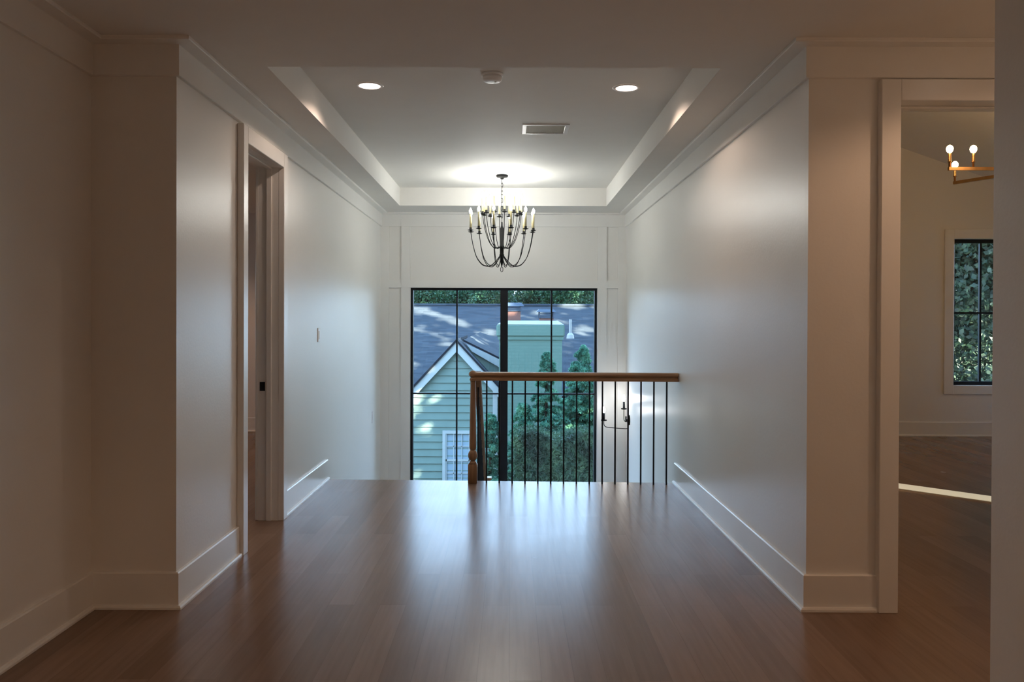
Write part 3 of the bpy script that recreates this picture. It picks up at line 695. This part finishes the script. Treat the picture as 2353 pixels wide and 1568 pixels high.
def flue(u0, u1, vb, vt_, capv0, capv1, cw0, cw1, name):
    x0, x1 = at(u0, 0, FD)[0], at(u1, 0, FD)[0]; hw = (x1 - x0) / 2; cx_ = (x0 + x1) / 2
    b = MB(); b.box(x0, x1, FD - hw, FD + hw, at(0, vb, FD)[2], at(0, vt_, FD)[2]); fl = hp(b, 'flue', 'clay'); fl['label'] = 'terracotta flue liner'
    b = MB(); za, zb = at(0, vt_, FD)[2], at(0, capv1, FD)[2]; zc_ = at(0, capv0, FD)[2]
    for sx_ in (-1, 1):
        for sy_ in (-1, 1): b.box(cx_ + sx_ * hw - .015, cx_ + sx_ * hw + .015, FD + sy_ * hw - .015, FD + sy_ * hw + .015, za, zb)
    b.box(x0, x1, FD - hw, FD + hw, za - .01, za + .03)
    for k in range(1, 4):
        zk = za + (zb - za) * k / 4; b.tube([(x0, FD - hw, zk), (x1, FD - hw, zk), (x1, FD + hw, zk), (x0, FD + hw, zk)], .006, 4, True)
    c0, c1 = at(cw0, 0, FD)[0], at(cw1, 0, FD)[0]; h_ = (c1 - c0) / 2
    b.add([(c0, FD - h_, zb), (c1, FD - h_, zb), (c1, FD + h_, zb), (c0, FD + h_, zb), (c0 + .06, FD - h_ + .06, zc_), (c1 - .06, FD - h_ + .06, zc_), (c1 - .06, FD + h_ - .06, zc_), (c0 + .06, FD + h_ - .06, zc_)],
          [(0, 1, 5, 4), (1, 2, 6, 5), (2, 3, 7, 6), (3, 0, 4, 7), (4, 5, 6, 7), (0, 3, 2, 1)])
    hp(b, 'flue_cap', 'capmetal')
flue(1166, 1196, 742, 716, 696, 704, 1160, 1204, 'a'); flue(1239, 1271, 742, 731, 711, 717, 1232, 1277, 'b')
# gable window
gx0, gx1 = at(1018, 0, HD)[0], at(1088, 0, HD)[0]; gz1 = at(0, 990, HD)[2]; gz0 = at(0, 1150, HD)[2]
b = MB(); fw = .075
for q in ((gx0, gx0 + fw, gz0, gz1), (gx1 - fw, gx1, gz0, gz1), (gx0 + fw, gx1 - fw, gz1 - fw, gz1), (gx0 + fw, gx1 - fw, gz0, gz0 + fw)): b.box(q[0], q[1], HD - .08, HD, q[2], q[3])
gw = hp(b, 'window', 'extrim')
b = MB(); ix0, ix1 = gx0 + fw, gx1 - fw; mz = at(0, 1058, HD)[2]
b.box(ix0, ix1, HD - .06, HD - .03, mz - .025, mz + .025)
for k in (1, 2): x = ix0 + (ix1 - ix0) * k / 3; b.box(x - .011, x + .011, HD - .055, HD - .035, gz0 + fw, gz1 - fw)
for zz in (at(0, 1026, HD)[2], at(0, 1088, HD)[2], at(0, 1120, HD)[2]): b.box(ix0, ix1, HD - .055, HD - .035, zz - .011, zz + .011)
for q in ((ix0, ix0 + .03), (ix1 - .03, ix1)): b.box(q[0], q[1], HD - .06, HD - .03, gz0 + fw, gz1 - fw)
b.build('muntins', M['extrim'], gw)
b = MB(); b.box(ix0, ix1, HD - .030, HD - .024, gz0 + fw, gz1 - fw); b.build('pane', M['curtain'], gw)

# ------------------------------------------------------------------ trees
def leaves(pos, size, elong=1.6, droop=0.0):
    n = len(pos); d = rng.normal(size=(n, 3)); d[:, 2] -= droop; d /= np.linalg.norm(d, axis=1, keepdims=True)
    e = rng.normal(size=(n, 3)); e -= (e * d).sum(1, keepdims=True) * d; e /= np.linalg.norm(e, axis=1, keepdims=True)
    s = (size * (.6 + .8 * rng.random(n)))[:, None]; a = d * s * elong * .5; b_ = e * s * .5
    v = np.stack([pos - a, pos - a * .1 + b_, pos + a, pos - a * .1 - b_], 1).reshape(-1, 3)
    return v
def leaf_mesh(name, v, mat, parent):
    n = len(v) // 4; me = bpy.data.meshes.new(name); me.vertices.add(n * 4); me.vertices.foreach_set('co', v.astype(np.float32).ravel())
    me.loops.add(n * 4); me.loops.foreach_set('vertex_index', np.arange(n * 4, dtype=np.int32)); me.polygons.add(n)
    me.polygons.foreach_set('loop_start', np.arange(0, n * 4, 4, dtype=np.int32)); me.polygons.foreach_set('loop_total', np.full(n, 4, dtype=np.int32))
    me.update(); me.validate(); me.materials.append(mat); o = bpy.data.objects.new(name, me); COL.objects.link(o); o.parent = parent; return o
def crown_tree(x, y, z0, h, r, label, mat='leaf', n=9000, size=.16, blobs=14, name='tree', crown0=.25, cat='tree', group=None):
    e = empty(name, (x, y, z0), label, cat, group)
    b = MB(); b.tube([(0, 0, 0), (.05, 0, h * .4), (0, .05, h * .85)], [.05 * r + .05, .04 * r + .04, .02], 8)
    for k in range(6):
        a = 1.1 * k; b.tube([(0, 0, h * (.3 + .08 * k)), (r * .6 * math.cos(a), r * .6 * math.sin(a), h * (.45 + .08 * k))], [.05, .015], 6)
    b.build('trunk', M['bark'], e, True)
    pos = []
    for k in range(blobs):
        a = rng.random() * 2 * PI; rr = r * .62 * math.sqrt(rng.random()); zz = h * (crown0 + (1 - crown0) * (.12 + .76 * rng.random())); br = r * (.35 + .25 * rng.random())
        m = n // blobs; d = rng.normal(size=(m, 3)); d /= np.linalg.norm(d, axis=1, keepdims=True)
        pos.append(np.array([rr * math.cos(a), rr * math.sin(a), zz]) + d * br * (.75 + .3 * rng.random((m, 1))) * np.array([1, 1, .8]))
    leaf_mesh('foliage', leaves(np.concatenate(pos), size), M[mat], e); return e
def conifer(x, y, z0, h, r, label, mat='conifer', nb=150, name='conifer', size=.020, per=420):
    e = empty(name, (x, y, z0), label, 'tree')
    b = MB(); b.tube([(0, 0, 0), (0, 0, h * .5), (0, 0, h * .98)], [.09, .05, .01], 8); b.build('trunk', M['bark'], e, True)
    vs = []
    for k in range(nb):
        t = rng.random(); z = h * (.05 + .94 * t); L_ = r * (1 - t) ** .85 * (.45 + .85 * rng.random()) + .06; a = rng.random() * 2 * PI
        lift = .15 + .45 * rng.random(); ns = max(5, int(16 * L_ / r))
        for q in range(ns):                       # side sprays along the branch, each a thin feather of needles
            s_ = (q + rng.random()) / ns; side = 1 if q % 2 else -1; ll = L_ * (.34 * (1.05 - s_) + .08)
            m_ = int(per / ns * 1.0) + 3; w_ = rng.random(m_)
            bx_ = L_ * s_; bz_ = z + lift * L_ * s_ - .5 * L_ * s_ ** 2
            ax_ = bx_ + ll * w_ * .75; ay_ = side * ll * w_ * .7; az_ = bz_ - .25 * ll * w_ ** 2
            p = np.stack([ax_ * math.cos(a) - ay_ * math.sin(a), ax_ * math.sin(a) + ay_ * math.cos(a), az_], 1) + rng.normal(size=(m_, 3)) * .009
            vs.append(leaves(p, size, 4.0, .3))
    leaf_mesh('foliage', np.concatenate(vs), M[mat], e); return e
GZ = -3.3
conifer(at(1338, 0, 16)[0], 16.0, GZ, 4.25, 1.05, 'feathery green conifer at the right edge of the tall window', nb=330)
conifer(at(1256, 0, 15.2)[0], 15.2, GZ, 4.15, .85, 'slender conifer rising in front of the right half of the chimney', nb=240)
conifer(at(1205, 0, 14.6)[0], 14.6, GZ, 3.3, .8, 'low conifer in front of the chimney base right of the thick mullion', nb=240)
conifer(at(1128, 0, 14.6)[0], 14.6, GZ, 3.05, .62, 'small conifer left of the thick mullion, before the house corner', nb=200)
hd = empty('hedge', (1.0, 13.2, GZ), 'dark clipped evergreen hedge below the conifers behind the balusters', 'hedge')
m = 90000; p = rng.random((m, 3)); px = -.95 + 2.35 * p[:, 0]; topz = 2.93 + .06 * np.sin(px * 7) ; 
side = rng.random(m) < .72
py = np.where(side, -.42 + .14 * p[:, 1] + .08 * np.sin(px * 9 + p[:, 2] * 8), -.4 + .8 * p[:, 1]); pz = np.where(side, topz * (.35 + .65 * p[:, 2]), topz - .12 * p[:, 2])
leaf_mesh('foliage', leaves(np.stack([px, py, pz], 1), .022, 4.0, .4), M['hedge'], hd)
b = MB(); 
for k in range(6): b.tube([(-.8 + k * .42, 0, 0), (-.8 + k * .42, .03, 2.6)], [.04, .015], 6)
b.build('stems', M['bark'], hd, True)
names = ['leftmost leafy tree rising behind the roof ridge', 'leafy tree above the roof left of the thin muntin', 'leafy tree above the roof beside the thick mullion', 'leafy tree above the capped flue', 'leafy tree above the roof beside the second flue', 'rightmost leafy tree rising behind the roof ridge']
for k, nm in enumerate(names):
    crown_tree(-4.4 + 1.75 * k, 38 + 3.4 * (k % 2), GZ, 7.1 + .3 * (k % 3), 1.6, nm, n=42000, size=.065, blobs=24, crown0=.3, group='trees behind the roof ridge')
for k, (x, y) in enumerate(((-10.5, 44), (9.5, 44), (-5, 46.5), (3.4, 46.5))):
    crown_tree(x, y, GZ, 10, 2.6, ['leafy tree far to the left behind the house', 'leafy tree far to the right behind the house', 'tall tree behind the left end of the roof', 'tall tree behind the right end of the roof'][k], n=6000, size=.22)
# greenery outside the window of the right room
crown_tree(7.8, 14.0, GZ, 9.4, 1.9, 'dark leafy tree outside the black window of the right room', 'ivy', 52000, .065, 34, crown0=.2)
crown_tree(9.6, 16.2, GZ, 9.8, 2.0, 'leafy tree standing right behind the window of the right room', 'ivy', 46000, .07, 34, crown0=.2)
# unseen shade trees, added so their crowns dapple the sun on the house
st = empty('added_shade_tree', (14.4, 11.2, GZ), 'tall unseen shade tree added between the two houses to dapple the sun', 'tree')
b = MB(); b.tube([(0, 0, 0), (.1, .1, 5), (-.2, 0, 11.5)], [.35, .28, .12], 10)
for k in range(8): a = k * .8; b.tube([(0, 0, 6.5 + .3 * k), (3.4 * math.cos(a), 3.4 * math.sin(a), 10.2 + .4 * k)], [.13, .03], 6)
b.build('trunk', M['bark'], st, True)
st2 = empty('added_shade_tree', (17.5, 22.8, GZ), 'taller unseen shade tree added farther back to shade the trees behind the roof', 'tree')  # second unseen tree, added to keep sun off the background trees
b = MB(); b.tube([(0, 0, 0), (-.1, .1, 7), (-1.5, 0, 18)], [.45, .32, .1], 10)
for k in range(8): a = k * .8; b.tube([(-.6, 0, 11 + .5 * k), (-1.5 + 5 * math.cos(a), 5 * math.sin(a), 15 + .6 * k)], [.13, .03], 6)
b.build('trunk', M['bark'], st2, True)
m = 6000; u_ = Vector((.690, .724, 0)); cpos = Vector((0.0, 0.0, 12.95))
p = rng.random((m, 3)) - .5
nrm = np.array(SUN_DIR); uu = np.array((.690, .724, 0)); vv = np.cross(nrm, uu)
pp = np.outer(p[:, 0] * 14, uu) + np.outer(p[:, 1] * 9.5, vv) + np.outer(p[:, 2] * 3, nrm) + np.array(cpos)
SUN_GAPS = [((-2.28, 20, -.75), .07, .10), ((-1.98, 20, -1.25), .02, .03), ((-1.78, 20, -.12), .0, .03)]  # spots on siding and roof that the sun should reach
SUN_GAPS += [(at(*q), a_ * .62, b_ * .62) for q, a_, b_ in (((1030, 735, 27.7), .30, .28), ((1008, 726, 28.1), .22, .2), ((958, 757, 26.9), .30, .2), ((975, 714, 28.6), .25, .25), ((1352, 757, 26.9), .30, .3), ((1068, 746, 27.3), .3, .2), ((1310, 704, 29), .4, .2), ((1122, 765, 26.6), .2, .2))]
def thin(loc, origin):                          # openings cut in the crowns where sun patches should fall
    wpos = loc + np.array(origin); keep = np.ones(len(loc), bool)
    for T_, ru, rv in SUN_GAPS:
        t_ = np.array(T_); keep &= ~((((wpos - t_) @ uu) / (ru + .16)) ** 2 + (((wpos - t_) @ vv) / (rv + .16)) ** 2 < 1)
    return loc[keep]
pp = [leaves(thin(pp, (14.4, 11.2, GZ)), .42, 1.4)]
for T_, ru, rv, nn in (((.45, 19.4, .1), 1.1, 1.3, 520), ((-1.15, 20.0, -2.0), .6, .7, 180)):   # extra leaves added to keep chimney and gable window in shade
    d_ = np.array(T_) - np.array((14.4, 11.2, 9.65)); u0_, v0_ = d_ @ uu, d_ @ vv; q = rng.random((nn, 3)) - .5
    pp.append(leaves(np.outer(u0_ + 2 * ru * q[:, 0], uu) + np.outer(v0_ + 2 * rv * q[:, 1], vv) + np.outer(q[:, 2] * 2, nrm) + np.array(cpos), .42, 1.4))
leaf_mesh('foliage', np.concatenate(pp), M['leaf'], st)
p = rng.random((6500, 3)) - .5
pp = np.outer(p[:, 0] * 18, uu) + np.outer(p[:, 1] * 9, vv) + np.outer(p[:, 2] * 3, nrm) + np.array((-1.5, 0, 17.6))
leaf_mesh('foliage', leaves(thin(pp, (17.5, 22.8, GZ)), .5, 1.4), M['leaf'], st2)
